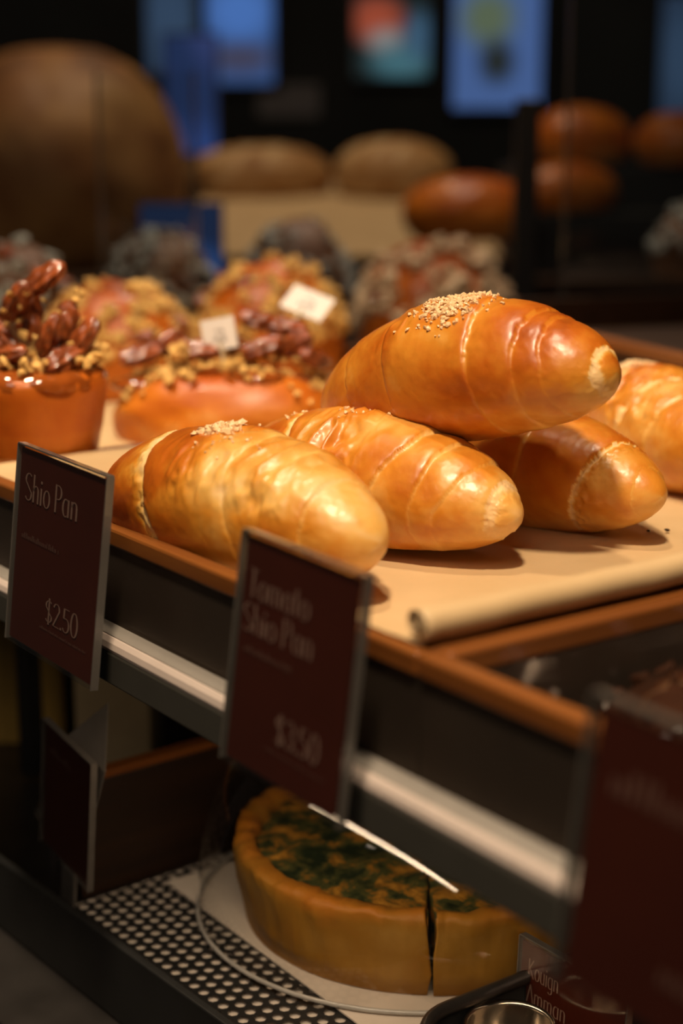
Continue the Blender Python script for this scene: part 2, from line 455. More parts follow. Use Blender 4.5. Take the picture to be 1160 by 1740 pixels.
# ------------------------------------------------------------------ croissant rolls
def croissant(label, pos, yaw, pitch, L, R, pl, pr, bz, seams, seed, prof=None, slant=0.0, wrinkle=None, salt=(), zc=None, name='croissant_roll', flat=0.75, crest=0.22, side=0.0):
    """seams: (place along the roll -1..1, slant, strength, torn)"""
    rng = random.Random(seed)
    nt_, nv_ = 300, 168
    th = np.linspace(0, math.pi, nt_)
    t = -np.cos(th) * 0.45 + np.linspace(-1, 1, nt_) * 0.55
    v = np.linspace(0, 2 * math.pi, nv_, endpoint=False)
    T = np.repeat(t[:, None], nv_, 1); Vv = np.repeat(v[None], nt_, 0)
    p = np.where(T < 0, pl, pr)
    r = R * np.maximum(1 - np.abs(T) ** p, 0) ** 0.55
    sy, sz = np.cos(Vv), np.sin(Vv)
    C3 = np.stack([T * L / 2, r * sy, r * sz], -1)
    wander = 0.030 * fbm(C3, 45, seed, 3) + 0.008 * fbm(C3, 320, seed + 5, 2)
    S = T + wander
    off = np.zeros_like(T); pale = np.zeros_like(T); so = np.zeros_like(T)
    srng = np.random.default_rng(seed)
    for (s0, sl, stg, torn) in seams:
        Sk = T - sl * sz + wander
        side_ = 1.0 if s0 > 0.02 else -1.0
        d = (Sk - s0) * side_ * (L / 2)        # metres, >0 on the end side
        fade = (0.3 + 0.7 * smoothstep(-0.6, 0.5, sz)) * (0.75 + 0.5 * fbm(C3, 40, seed + 41, 2))
        low = np.where(d > 0, -np.exp(-np.maximum(d, 0) / 0.006), 0.0)
        lip = np.where(d <= 0, -0.5 * np.exp(np.minimum(d, 0) / 0.0010), 0.0)
        off += 0.0024 * stg * fade * (low + lip)
        w = 0.0070 * torn if torn else 0.0012
        rag = 1 + 0.5 * fbm(C3, 260, seed + 43, 3)
        pale += np.where(d > -0.0003, np.exp(-(np.maximum(d, 0) / (w * rag)) ** 2), 0) * (1.9 if torn else 0.45) * stg * (fade if not torn else 1)
        if torn:
            off += np.exp(-((d - 0.003) / 0.004) ** 2) * 0.0013 * fbm(C3, 420, seed + 9, 3)
        so = so + srng.uniform(-0.12, 0.12) * (Sk > s0)
    puff = 0.0018 * fbm(C3, 24, seed + 2, 3)
    fine = 0.00016 * fbm(C3, 420, seed + 3, 3)
    wr = 0
    shine = 0
    if wrinkle is not None:
        for (c0, cw, amp) in wrinkle:
            m = np.exp(-((S - c0) / cw) ** 2) * smoothstep(0.05, 0.6, sz)
            rid = 1 - np.abs(fbm(C3 * np.array([1.6, 0.8, 1.0]), 75, seed + 30, 3)) * 3.2
            wr = wr + m * amp * np.clip(rid, -1, 1)
            shine = shine + m * np.clip(rid, 0, 1)
    rad = np.maximum(r + (off + puff + fine + wr) * np.minimum(1, r / (0.5 * R)), 0.0)
    X = T * L / 2 + 0 * Vv
    Y = rad * sy; Z = rad * sz * 0.95 + bz * T ** 2
    zfl = -flat * R
    Z = np.where(Z < zfl, zfl - (zfl - Z) * 0.06, Z)
    # tone: browned on the upper crust, pale along seams and where the dough stretched
    to = np.interp(S, [q[0] for q in prof], [q[1] for q in prof])
    to = to + crest * smoothstep(-0.1, 0.95, sz) + side * (1 - smoothstep(0.1, 0.7, sz))
    to = to + 0.36 * fbm(C3, 30, seed + 11, 3) + 0.20 * fbm(C3, 95, seed + 12, 3)
    to -= 0.14 * (1 - smoothstep(-0.8, -0.35, sz))
    to = to + so - pale * 0.5
    to += 0.1 * (shine if wrinkle is not None else 0)
    to = np.clip(to, 0.04, 0.95)
    V = np.stack([X, Y, Z], -1).reshape(-1, 3)
    F = grid_faces(nt_, nv_, True)
    M = Matrix.Rotation(yaw, 4, 'Z') @ Matrix.Rotation(-pitch, 4, 'Y')
    R3 = np.array(M.to_3x3())
    W = V @ R3.T
    z0 = zc if zc is not None else -W[:, 2].min() + 0.0008
    o = mobj(name, V, F, CROI, None, True, {'tone': to})
    o.matrix_world = Matrix.Translation((pos[0], pos[1], z0)) @ M
    tag(o, label, 'croissant', 'salted croissant rolls on parchment')
    if salt:
        bm = bmesh.new()
        G = V.reshape(nt_, nv_, 3)
        for (c0, cw, a0, aw, cnt, size) in salt:
            for k in range(cnt):
                tt = c0 + cw * rng.gauss(0, 0.5); aa = math.radians(a0 + aw * rng.gauss(0, 0.5))
                i = int(np.argmin(np.abs(t - tt))); j = int((aa / (2 * math.pi)) * nv_) % nv_
                q = Vector(G[i, j]); nrm = Vector((0, math.cos(aa), math.sin(aa)))
                sz_ = size * rng.uniform(0.45, 1.25)
                rm = Matrix.Rotation(rng.uniform(0, 6.28), 4, Vector((rng.gauss(0, 1), rng.gauss(0, 1), rng.gauss(0, 1))).normalized())
                vs = bmesh.ops.create_icosphere(bm, subdivisions=1, radius=1.0)['verts']
                sc = Vector((rng.uniform(0.6, 1.2), rng.uniform(0.6, 1.2), rng.uniform(0.5, 1.0))) * sz_
                for vv in vs:
                    jit = 1 + rng.uniform(-0.5, 0.4)
                    vv.co = q + nrm * sz_ * 0.3 + rm @ Vector((vv.co.x * sc.x * jit, vv.co.y * sc.y * jit, vv.co.z * sc.z * jit))
        s = bobj('salt_flakes', bm, SALT, o); s['kind'] = 'stuff'
    return o

croissant('front croissant roll with a torn pale strip, resting against the tray rim', (-0.1206, 0.0040), 0.1332, 0.0426, 0.1551, 0.0309, 2.40, 2.03, -0.0038,
          [(-0.20, -0.19, 0.8, 1.15), (0.36, -0.12, 0.5, 0), (0.74, 0.0, 0.8, 0)], 11,
          prof=[(-1, .74), (-.55, .74), (-.30, .70), (-.08, .60), (.20, .34), (.45, .38), (.7, .38), (1, .22)], side=0.20, crest=0.06,
          wrinkle=[(0.06, 0.20, 0.0014), (0.50, 0.18, 0.0016)],
          salt=[(-0.04, 0.12, 97, 16, 80, 0.0013), (-0.06, 0.06, 92, 10, 40, 0.0016), (0.1, 0.25, 110, 30, 24, 0.0008)])
croissant('pale golden croissant roll in the middle, leaning under the top one', (-0.1304, 0.0720), 0.2087, 0.0489, 0.1551, 0.0309, 2.40, 1.99, -0.0074,
          [(-0.55, -0.15, 0.7, 0.4), (-0.16, -0.20, 0.8, 0.45), (0.32, 0.16, 1.1, 0), (0.57, 0.04, 0.8, 0), (0.70, 0.08, 0.8, 0), (0.90, 0.0, 1.2, 0.25)], 23,
          prof=[(-1, .50), (-.45, .50), (-.2, .42), (.0, .40), (.2, .29), (.6, .33), (.85, .27), (1, .10)], crest=0.08, side=0.08,
          wrinkle=[(0.04, 0.20, 0.0022)],
          salt=[(-0.06, 0.07, 86, 14, 46, 0.0016), (0.12, 0.25, 85, 22, 60, 0.0008), (-0.45, 0.12, 90, 20, 12, 0.0010)])
croissant('deep golden croissant roll stacked on top of two others', (-0.1066, 0.1000), 0.2023, 0.203, 0.1499, 0.0300, 1.56, 2.26, -0.0082,
          [(-0.53, -0.05, 0.4, 0), (-0.19, -0.04, 0.8, 0), (0.35, -0.01, 1.1, 0), (0.59, 0.02, 1.0, 0), (0.73, -0.03, 0.7, 0), (0.93, 0.0, 1.2, 0.2)], 37,
          prof=[(-1, .40), (-.5, .54), (-.1, .40), (.2, .38), (.5, .50), (.8, .55), (1, .48)], crest=0.20, side=0.10,
          wrinkle=[(-0.15, 0.12, 0.0007)],
          salt=[(0.14, 0.20, 112, 30, 380, 0.0010), (0.20, 0.12, 112, 24, 90, 0.0013), (-0.35, 0.3, 95, 14, 6, 0.0008)], zc=0.0712, flat=0.95)
croissant('golden croissant roll lying beneath the stacked one, tip toward the shadow', (-0.1244, 0.1570), 0.0222, 0.0011, 0.1526, 0.0304, 2.56, 1.51, -0.0011,
          [(-0.5, 0, .8, 0), (-0.15, 0, .8, 0), (0.25, 0, .8, 0), (0.62, 0.08, 1.0, 0.2), (0.90, 0, .8, 0)], 51,
          prof=[(-1, .42), (.2, .40), (.7, .38), (1, .30)], crest=0.15, salt=[(0.0, 0.1, 90, 20, 20, 0.0012)])
croissant('crinkled croissant roll at the tray back, cut by the picture edge', (-0.1465, 0.2630), -0.4317, -0.0216, 0.1508, 0.0302, 2.28, 1.93, 0.0045,
          [(-0.35, 0.1, 1.0, 0.3), (0.12, 0.1, 1.0, 0.3), (0.5, 0, .8, 0)], 67,
          prof=[(-1, .66), (-.5, .64), (-.3, .48), (0, .30), (.4, .36), (1, .4)], crest=0.12, side=0.12, wrinkle=[(0.05, 0.4, 0.0024)],
          salt=[(-0.42, 0.14, 105, 30, 110, 0.0016)])

# crumbs on the parchment
rng = random.Random(4)
for (x, y, s, lb) in [(-0.071, 0.176, .0010, 'tiny dark crumb nearest the croissant shadow on the parchment'), (-0.067, 0.183, .0012, 'dark crumb flake just behind the tiniest one on the parchment'),
                    (-0.046, 0.172, .0013, 'largest dark crumb, by the rolled parchment edge'), (-0.056, 0.187, .0008, 'smallest dark crumb speck at the picture edge')]:
    bm = bmesh.new(); bmesh.ops.create_icosphere(bm, subdivisions=1, radius=s)
    for vv in bm.verts: vv.co = Vector((vv.co.x * rng.uniform(.7, 1.4), vv.co.y * rng.uniform(.7, 1.4), vv.co.z * .6 + s * .5))
    c = bobj('bread_crumb', bm, CHOC); c.location = (x, y, 0.0014)
    tag(c, lb, 'crumb', 'crumbs on the parchment')

# ------------------------------------------------------------------ nuts and crumble
def pecan_mesh():
    nu, nv = 22, 42
    V = []
    for i in range(nu):
        t = -1 + 2 * i / (nu - 1)
        r = math.sqrt(max(0, 1 - abs(t) ** 2.4))
        for j in range(nv):
            a = 2 * math.pi * j / nv
            g = 1 + 0.17 * math.cos(7 * a + 0.9 * t) + 0.10 * math.sin(9 * t + 3 * a) - 0.30 * math.exp(-((a - math.pi / 2) / 0.28) ** 2)
            V.append((t * 0.0150, r * 0.0070 * g * math.cos(a), r * 0.0052 * g * math.sin(a)))
    me = bpy.data.meshes.new('pecan')
    me.from_pydata(V, [], grid_faces(nu, nv, True))
    me.polygons.foreach_set('use_smooth', [True] * len(me.polygons))
    me.materials.append(PECAN)
    return me
PECAN_ME = pecan_mesh()
def pecans(parent, items, s=1.0):
    for (x, y, z, rx, ry, rz) in items:
        o = link(bpy.data.objects.new('pecan', PECAN_ME), parent)
        o.location = (x, y, z); o.rotation_euler = (rx, ry, rz); o.scale = (s * .85, s * .85, s * .9)
def chunks(name, pts, mat, parent, seed):
    rg = random.Random(seed); bm = bmesh.new()
    for (x, y, z, s) in pts:
        vs = bmesh.ops.create_icosphere(bm, subdivisions=2 if s > 0.004 else 1, radius=1)['verts']
        rm = Matrix.Rotation(rg.uniform(0, 6.28), 3, Vector((rg.gauss(0, 1), rg.gauss(0, 1), rg.gauss(0, 1))).normalized())
        sc = (rg.uniform(.75, 1.3), rg.uniform(.75, 1.2), rg.uniform(.65, 1.0))
        for v in vs:
            j = s * rg.uniform(0.6, 1.35)
            v.co = Vector((x, y, z)) + rm @ Vector((v.co.x * sc[0] * j, v.co.y * sc[1] * j, v.co.z * sc[2] * j))
    o = bobj(name, bm, mat, parent); o['kind'] = 'stuff'
    return o
def dome_bun(name, label, loc, rx, ry, h, mat, seed, tone=0.5, cat='pastry', group=None, flare=0.0, parent_only=False, rz=0.0, p=2.2, noise=0.06):
    nt_, nv_ = 60, 72
    u = np.linspace(0, 1, nt_)[:, None]; a = np.linspace(0, 2 * math.pi, nv_, endpoint=False)[None]
    ang = u * (math.pi * 0.62)
    rr = np.sin(ang) ** (2 / p); zz = np.cos(ang)
    P = np.stack([rr * np.cos(a), rr * np.sin(a), zz + 0 * a], -1)
    k = 1 + noise * fbm(P, 1.6, seed, 3)
    X = P[..., 0] * rx * k; Y = P[..., 1] * ry * k
    zmin = math.cos(math.pi * 0.62)
    Z = (P[..., 2] - zmin) / (1 - zmin) * h * (1 + noise * 0.6 * fbm(P, 2.2, seed + 1, 2))
    Z = np.maximum(Z, 0)
    to = np.clip(tone + 0.25 * P[..., 2] + 0.3 * fbm(P, 3.0, seed + 2, 3), 0, 1)
    V = np.stack([X, Y, Z], -1).reshape(-1, 3)
    F = grid_faces(nt_, nv_, True) + [tuple((nt_ - 1) * nv_ + j for j in range(nv_))]
    o = mobj(name, V, F, mat, None, True, {'tone': to})
    o.location = loc; o.rotation_euler = (0, 0, rz)
    tag(o, label, cat, group)
    return o
def dome_pts(rx, ry, h, n, smin, smax, seed, zfrom=0.35):
    rg = random.Random(seed); out = []
    for k in range(n):
        a = rg.uniform(0, 2 * math.pi); w = rg.uniform(0, 1) ** 0.6 * (1 - zfrom)
        z = (1 - w); r = math.sqrt(max(0, 1 - ((z - 0.27) / 0.73) ** 2)) if z > .27 else 1
        out.append((rx * r * math.cos(a), ry * r * math.sin(a), z * h + 0.001, rg.uniform(smin, smax)))
    return out

# muffin cup with candied pecans -------------------------------------------------
mc = empty('pecan_muffin', (-0.3245, 0.0160, 0.0012))
tag(mc, 'tall glazed muffin cup heaped with candied pecans beside the sign', 'muffin')
def wob(V, amp=0.0012, sc=60, seed=5):
    return V + np.stack([fbm(V, sc, seed, 2), fbm(V, sc, seed + 3, 2), fbm(V, sc, seed + 6, 2)], -1) * amp
body = lathe('muffin_body', [(0.0001, 0.0), (0.0265, 0.0), (0.0285, 0.004), (0.0315, 0.022), (0.0322, 0.0245), (0.0326, 0.027), (0.0352, 0.043), (0.0358, 0.049), (0.0345, 0.0525), (0.028, 0.0535), (0.0001, 0.054)], 72, BUN, mc, fn=wob)
tn = np.zeros(len(body.data.vertices)); body.data.attributes.new('tone', 'FLOAT', 'POINT')
for i, v in enumerate(body.data.vertices): tn[i] = 0.48 + 0.10 * (v.co.z > 0.026) + 0.1 * math.sin(v.co.x * 90)
body.data.attributes['tone'].data.foreach_set('value', tn.astype(np.float32))
lathe('caramel_glaze', [(0.0001, 0.0562), (0.026, 0.0555), (0.0335, 0.0540), (0.0362, 0.0505), (0.0363, 0.047)], 72, GLAZE, mc, fn=lambda V: wob(V, 0.0022, 120, 9))
rg = random.Random(8)
pecans(mc, [(0.012, 0.004, 0.070, 0.3, -1.15, 0.6), (0.004, 0.016, 0.074, 0.5, -1.25, 1.4), (-0.010, 0.004, 0.078, 0.2, -1.2, 2.6), (0.018, 0.018, 0.068, 0.4, -0.95, 1.0),
            (-0.002, -0.006, 0.086, 0.0, -0.9, 0.4), (0.000, 0.008, 0.096, 0.7, -0.6, 0.9), (-0.016, -0.008, 0.068, 0.6, -0.8, 3.6), (0.008, -0.016, 0.062, 0.1, -0.2, 0.3), (0.022, 0.006, 0.060, 0.2, -0.3, 1.9)])
pts = []
for k in range(60):
    a = rg.uniform(0, 6.28); r = rg.uniform(0.006, 0.034)
    pts.append((r * math.cos(a), r * math.sin(a), 0.056 + rg.uniform(0, .004), rg.uniform(.0012, .0034)))
for k in range(26):
    a = rg.uniform(0.2, 1.7); r = rg.uniform(0.026, 0.035)
    pts.append((r * math.cos(a), r * math.sin(a), 0.057 + rg.uniform(0, .006), rg.uniform(.0016, .0036)))
for k in range(30):
    pts.append((rg.gauss(0, .012), rg.gauss(0.004, .012), 0.066 + rg.uniform(0, .028), rg.uniform(.0012, .0026)))
chunks('crumble_bits', pts, CRUMB, mc, 3)

# long pecan bun --------------------------------------------------------------
pb = dome_bun('pecan_bun', 'long glazed bun topped with candied pecans and crumble behind the front croissant', (-0.3600, 0.1480, 0.0012), 0.066, 0.036, 0.040, BUN, 21, tone=0.42, cat='bun', rz=math.radians(48), p=2.6)
rg = random.Random(12)
bm = bmesh.new()
for k in range(9):
    add = bmesh.ops.create_icosphere(bm, subdivisions=2, radius=1)['verts']
    cx, cy = rg.uniform(-.05, .05), rg.uniform(-.018, .016)
    for v in add: v.co = Vector((cx + v.co.x * .017, cy + v.co.y * .012, 0.0385 - abs(cx) * .17 + v.co.z * .005))
g_ = bobj('caramel_glaze', bm, GLAZE, pb, True)
pecans(pb, [(-0.048, -0.004, 0.046, 0.4, -0.2, 0.5), (-0.030, 0.006, 0.049, 0.2, 0.3, 2.4), (-0.014, -0.010, 0.050, 0.5, -0.1, 0.2), (0.004, 0.004, 0.052, 0.3, 0.2, 1.2), (0.020, -0.006, 0.052, 0.0, -0.3, 0.4),
            (0.036, 0.002, 0.052, 0.6, 0.5, 2.8), (0.030, 0.016, 0.060, 0.3, 0.1, 0.2), (0.048, -0.004, 0.046, 0.2, 0.3, 1.0), (-0.040, 0.014, 0.050, 0.0, -0.6, 0.2), (-0.004, 0.018, 0.054, 0.4, -0.2, 2.2), (0.016, 0.014, 0.064, 0.2, 0.15, 0.5)])
pts = [(rg.uniform(-.055, .055), rg.uniform(-.026, .020), 0, rg.uniform(.0014, .0042)) for k in range(130)]
pts = [(x, y, 0.041 - 0.3 * abs(y) - abs(x) ** 2 * 6.0 + rg.uniform(0, .004) + (0.004 if y < 0 else 0.008), s) for x, y, z, s in pts]
pts += [(-0.026 + rg.gauss(0, .004), -0.013 + rg.gauss(0, .003), 0.0475 + rg.uniform(0, .003), .0042) for k in range(6)]
chunks('crumble_bits', pts, CRUMB, pb, 6)

# crumble pastries behind --------------------------------------------------------
def crumble_pastry(label, loc, rx, h, seed, mat, crumb, n=170, tone=.5, smax=0.0062, lip=True, group='crumble topped pastries at the back of the shelf'):
    o = dome_bun('crumble_pastry', label, loc, rx, rx * .95, h, mat, seed, tone=tone, cat='pastry', group=group, noise=0.08)
    chunks('crumble_bits', dome_pts(rx, rx * .95, h, n, 0.0022, smax, seed), crumb, o, seed + 1)
    return o
def sprinkle_nuts(o, rx, h, n, seed):
    rg = random.Random(seed); it = []
    for k in range(n):
        a = rg.uniform(0, 6.28); z = rg.uniform(.55, .98); r = math.sqrt(max(0, 1 - ((z - .27) / .73) ** 2)) * rx
        it.append((r * math.cos(a), r * math.sin(a), z * h + .003, rg.uniform(-.5, .5), rg.uniform(-.6, .6), rg.uniform(0, 6.28)))
    pecans(o, it, 0.85)
p1 = crumble_pastry('tall crumble topped pastry with pale sugar cap behind the stacked croissant', (-0.6686, 0.5398, -0.0235), 0.069, 0.106, 31, BUN, CRUMBP, 240, .55, 0.0085)
sprinkle_nuts(p1, .069, .088, 14, 5)
p2 = crumble_pastry('nutty crumble pastry behind the two white tags', (-0.5782, 0.3182, 0.0012), 0.053, 0.078, 32, BUN, CRUMB, 200, .5, 0.0075)
sprinkle_nuts(p2, .053, .07, 10, 6)
p3 = crumble_pastry('orange brown crumble pastry between the muffin cup and the pecan bun', (-0.5513, 0.1792, 0.0012), 0.050, 0.072, 33, BUN, CRUMB, 170, .5, 0.0070)
sprinkle_nuts(p3, .05, .066, 8, 7)
p4 = crumble_pastry('grey sugar dusted pastry seen against the bread board', (-0.8655, 0.5341, -0.0235), 0.055, 0.115, 34, LOAF, CRUMBG, 190, .9, 0.0075)
p5 = crumble_pastry('bluish grey dusted pastry in front of the blue reflection panel', (-0.9398, 0.4301, -0.0235), 0.054, 0.105, 35, LOAF, CRUMBG, 170, .95, 0.0065)
p6 = crumble_pastry('dark nutty pastry at the far end behind the muffin cup', (-0.7328, 0.1901, 0.0012), 0.045, 0.088, 36, LOAF, CRUMBG, 120, .95, 0.0070)
sprinkle_nuts(p6, .045, .085, 9, 9)

# ------------------------------------------------------------------ small white tags on picks
def tag_card(label, loc, rot, w, h, stick=0.045, mark=True):
    t = empty('price_tag', loc); t.rotation_euler = rot
    tag(t, label, 'tag', 'white pick tags in the pastries')
    box('card', -w / 2, w / 2, -0.0004, 0.0004, 0, h, WHITE, t)
    bm = bmesh.new(); tube_mesh(bm, [(0, 0, 0.004), (0, 0, -stick)], 0.0011, 6)
    bobj('pick', bm, BEIGE, t)
    if mark:
        bm = bmesh.new()
        for (x0, x1, z0, z1) in [(-.10, .12, .60, .64), (.10, .14, .50, .64), (-.16, -.12, .26, .46), (-.06, -.02, .26, .46), (-.16, -.02, .34, .38), (.06, .10, .24, .44), (.06, .18, .40, .44), (.14, .18, .24, .44), (.06, .18, .24, .28)]:
            add_box(bm, x0 * w, x1 * w, -0.0007, -0.0003, z0 * h, z1 * h)
        bobj('print', bm, GREYINK, t)
    return t
tag_card('white tag standing upright in the long pecan bun', (-0.352, 0.139, 0.0520), (math.radians(-8), math.radians(-12), math.radians(38)), 0.0195, 0.0170)
tag_card('white tag tipped back flat above the pecans beside the top croissant', (-0.385, 0.212, 0.0640), (math.radians(-62), math.radians(20), math.radians(40)), 0.026, 0.024)
tag_card('white tag seen edge on behind the muffin pecans', (-0.338, -0.006, 0.083), (math.radians(-15), math.radians(22), math.radians(130)), 0.02, 0.020)

# ------------------------------------------------------------------ chocolate buns in the near tray
for k, (x, y) in enumerate([(0.080, 0.048), (0.155, 0.045), (0.095, 0.128)]):
    o = dome_bun('chocolate_bun', ['knobbly chocolate glazed bun nearest the tray corner', 'knobbly chocolate glazed bun farthest along the near tray', 'knobbly chocolate glazed bun at the back of the near tray'][k],
                 (x, y, -0.0205), 0.034, 0.034, 0.026, CHOC, 70 + k, cat='bun', group='chocolate buns in the near tray', noise=.12)
    chunks('chocolate_nibs', dome_pts(.034, .034, .026, 60, .0015, .0035, 80 + k, .2), CHOC, o, 90 + k)

# ------------------------------------------------------------------ lettering built from strokes
def arc(cx, cy, rx, ry, a0, a1, n=14):
    return [(cx + rx * math.cos(math.radians(a0 + (a1 - a0) * k / n)), cy + ry * math.sin(math.radians(a0 + (a1 - a0) * k / n))) for k in range(n + 1)]
XH = 0.62
def _n(x0, w): return [[(x0, 0), (x0, XH)], arc(x0 + w / 2, XH - 0.2, w / 2, 0.2, 180, 0) + [(x0 + w, 0)]]
GLYPH = {
    'S': (0.50, [arc(0.25, 0.76, 0.19, 0.23, 40, 200, 10) + [(0.40, 0.34)] + arc(0.25, 0.24, 0.19, 0.23, 20, -150, 12)]),
    'h': (0.46, [[(0.08, 0), (0.08, 1.02)], arc(0.22, XH - 0.2, 0.14, 0.2, 180, 0) + [(0.36, 0)]]),
    'i': (0.20, [[(0.09, 0), (0.09, XH)], [(0.09, 0.78), (0.09, 0.88)]]),
    'o': (0.48, [arc(0.24, XH / 2, 0.175, XH / 2, 90, 450, 26)]),
    'P': (0.48, [[(0.09, 0), (0.09, 1.0)], [(0.09, 0.98)] + arc(0.22, 0.735, 0.19, 0.245, 90, -90, 14) + [(0.09, 0.49)]]),
    'a': (0.50, [arc(0.22, XH / 2, 0.16, XH / 2, 60, 300, 20), [(0.38, 0), (0.38, XH)]]),
    'n': (0.46, _n(0.08, 0.28)),
    'm': (0.72, _n(0.08, 0.26) + [arc(0.47, XH - 0.2, 0.13, 0.2, 180, 0) + [(0.60, 0)]]),
    'T': (0.50, [[(0.25, 0), (0.25, 1.0)], [(0.03, 0.98), (0.47, 0.98)]]),
    't': (0.30, [[(0.13, 0.9), (0.13, 0.0)], [(0.0, XH), (0.28, XH)]]),
    'K': (0.56, [[(0.09, 0), (0.09, 1.0)], [(0.46, 1.0), (0.12, 0.46)], [(0.16, 0.52), (0.50, 0.0)]]),
    'u': (0.46, [[(0.08, XH), (0.08, 0.2)] + arc(0.22, 0.2, 0.14, 0.2, 180, 360), [(0.36, XH), (0.36, 0)]]),
    'g': (0.48, [arc(0.22, XH / 2, 0.16, XH / 2, 60, 300, 20), [(0.38, XH), (0.38, -0.12)] + arc(0.22, -0.12, 0.16, 0.17, 0, -150, 10)]),
    'A': (0.56, [[(0.27, 1.0), (0.04, 0.0)], [(0.27, 1.0), (0.52, 0.0)]]),
    '$': (0.50, [arc(0.25, 0.74, 0.18, 0.21, 40, 200, 10) + [(0.39, 0.34)] + arc(0.25, 0.26, 0.18, 0.21, 20, -150, 12), [(0.25, 1.06), (0.25, -0.06)]]),
    '2': (0.46, [arc(0.22, 0.76, 0.17, 0.22, 170, -20, 12) + [(0.05, 0.02)], [(0.05, 0.02), (0.42, 0.02)]]),
    '3': (0.46, [arc(0.20, 0.76, 0.17, 0.22, 160, -80, 12), arc(0.20, 0.27, 0.19, 0.26, 80, -160, 14)]),
    '5': (0.46, [[(0.40, 0.98), (0.10, 0.98)], [(0.10, 0.98), (0.08, 0.56)], [(0.08, 0.56)] + arc(0.21, 0.30, 0.19, 0.29, 110, -150, 16)]),
    '0': (0.50, [arc(0.25, 0.5, 0.185, 0.5, 90, 450, 28)]),
    '.': (0.14, [[(0.06, 0.0), (0.06, 0.1)]]),
    ' ': (0.22, []),
}
def text_strokes(bm, txt, x, z, size, xs=1.0, y=-0.0008, wmin=0.03, wmax=0.085):
    for ch in txt:
        w, st = GLYPH[ch]
        for poly in st:
            pts = [(x + px * size * xs, z + pz * size) for px, pz in poly]
            L, Rr = [], []
            for i, (px, pz) in enumerate(pts):
                a = pts[max(i - 1, 0)]; b = pts[min(i + 1, len(pts) - 1)]
                dx, dz = b[0] - a[0], b[1] - a[1]; l = math.hypot(dx, dz) or 1e-9
                hw = (wmin + (wmax - wmin) * (abs(dz) / l) ** 1.5) * size * 0.5
                nx, nz = -dz / l, dx / l
                L.append(bm.verts.new((px + nx * hw * 1.15 * xs, y, pz + nz * hw))); Rr.append(bm.verts.new((px - nx * hw * 1.15 * xs, y, pz - nz * hw)))
            for i in range(len(pts) - 1):
                bm.faces.new((L[i], Rr[i], Rr[i + 1], L[i + 1]))
        x += w * size * xs
    return x
def dash_line(bm, x0, x1, z, h, rg, y=-0.0008):
    """a line of print too small to read: short upright strokes"""
    x = x0
    while x < x1:
        w = rg.uniform(.35, .6) * h; hh = h * rg.choice([.62, .62, .62, 1.0])
        vs = [bm.verts.new((x, y, z)), bm.verts.new((x + w * .45, y, z)), bm.verts.new((x + w * .45, y, z + hh)), bm.verts.new((x, y, z + hh))]
        bm.faces.new(vs)
        x += w * (1.0 if rg.random() > .16 else 1.9)

def sign(name, label, tl, tr_, bl, lines, price=None, smallprint=None, under=None, margin=(0.0016, 0.0026, 0.0014), foot=None):
    """card in a clear sleeve; tl/tr/bl = its three corners in the shop"""
    TL, TR, BL = Vector(tl), Vector(tr_), Vector(bl)
    xa = (TR - TL); W = xa.length; xa.normalize()
    za = (TL - BL); za = (za - xa * za.dot(xa)); H = za.length; za.normalize()
    ya = za.cross(xa); ya.normalize()
    if ya.dot(Vector((0, 1, 0))) < 0: ya = -ya
    M = Matrix((( xa.x, ya.x, za.x, 0), (xa.y, ya.y, za.y, 0), (xa.z, ya.z, za.z, 0), (0, 0, 0, 1)))
    t = empty(name); t.matrix_world = Matrix.Translation(TL - za * H) @ M
    tag(t, label, 'sign', 'maroon price signs')
    box('card', 0, W, -0.0005, 0.0005, 0, H, CARD, t)
    ml, mr, mt = margin
    sp = box('sleeve_pane', -ml, W + mr, -0.0016, -0.0012, -mt, H + mt, ACRYL, t)
    box('sleeve_back', -ml, W + mr, 0.0010, 0.0014, -mt, H + mt, ACRYL, t)
    box('sleeve_edge', W + mr, W + mr + 0.0005, -0.0017, 0.0015, -mt, H + mt, ACRYLE, sp)
    box('sleeve_edge', -ml - 0.0005, -ml, -0.0017, 0.0015, -mt, H + mt, ACRYLE, sp)
    box('sleeve_edge', -ml, W + mr, -0.0017, 0.0015, H + mt, H + mt + 0.0006, ACRYLE, sp)
    for (txt, x, z, s, xs) in lines + ([price] if price else []):
        bm = bmesh.new(); text_strokes(bm, txt, x * W, z * H, s * H, xs)
        l = bobj('price_lettering' if '$' in txt else 'lettering', bm, INK, t); l['kind'] = 'stuff'
    rg = random.Random(3)
    for (x0, x1, z, h) in (smallprint or []) + (under or []):
        bm = bmesh.new(); dash_line(bm, x0 * W, x1 * W, z * H, h * H, rg)
        l = bobj('small_print', bm, INKFAINT, t); l['kind'] = 'stuff'
    if foot:
        box('holder_foot', W * .35, W * .65, 0.0014, foot, 0.001, 0.004, ACRYLE, t)
    return t
sign('price_sign', 'maroon price sign reading Shio Pan and 2.50 in a clear sleeve', (-0.2047, -0.0440, 0.0412), (-0.1324, -0.0440, 0.0402), (-0.2001, -0.0530, -0.0365),
     [('Shio Pan', 0.075, 0.745, 0.140, 1.32)], ('$2.50', 0.43, 0.180, 0.120, 1.50), [(0.08, 0.54, 0.545, 0.030)], [(0.38, 0.93, 0.135, 0.016)], foot=0.0135)
sign('price_sign', 'maroon price sign reading Tomato Shio Pan in front of the front croissant', (-0.0346, -0.0440, 0.0388), (0.0255, -0.0440, 0.0378), (-0.0335, -0.0530, -0.0335),
     [('Tomato', 0.05, 0.745, 0.125, 1.28), ('Shio Pan', 0.03, 0.590, 0.125, 1.32)], ('$3.50', 0.43, 0.175, 0.125, 1.30), [(0.07, 0.52, 0.500, 0.030)], [(0.35, 0.9, 0.125, 0.014)], margin=(0.002, 0.0034, 0.0016), foot=0.0135)
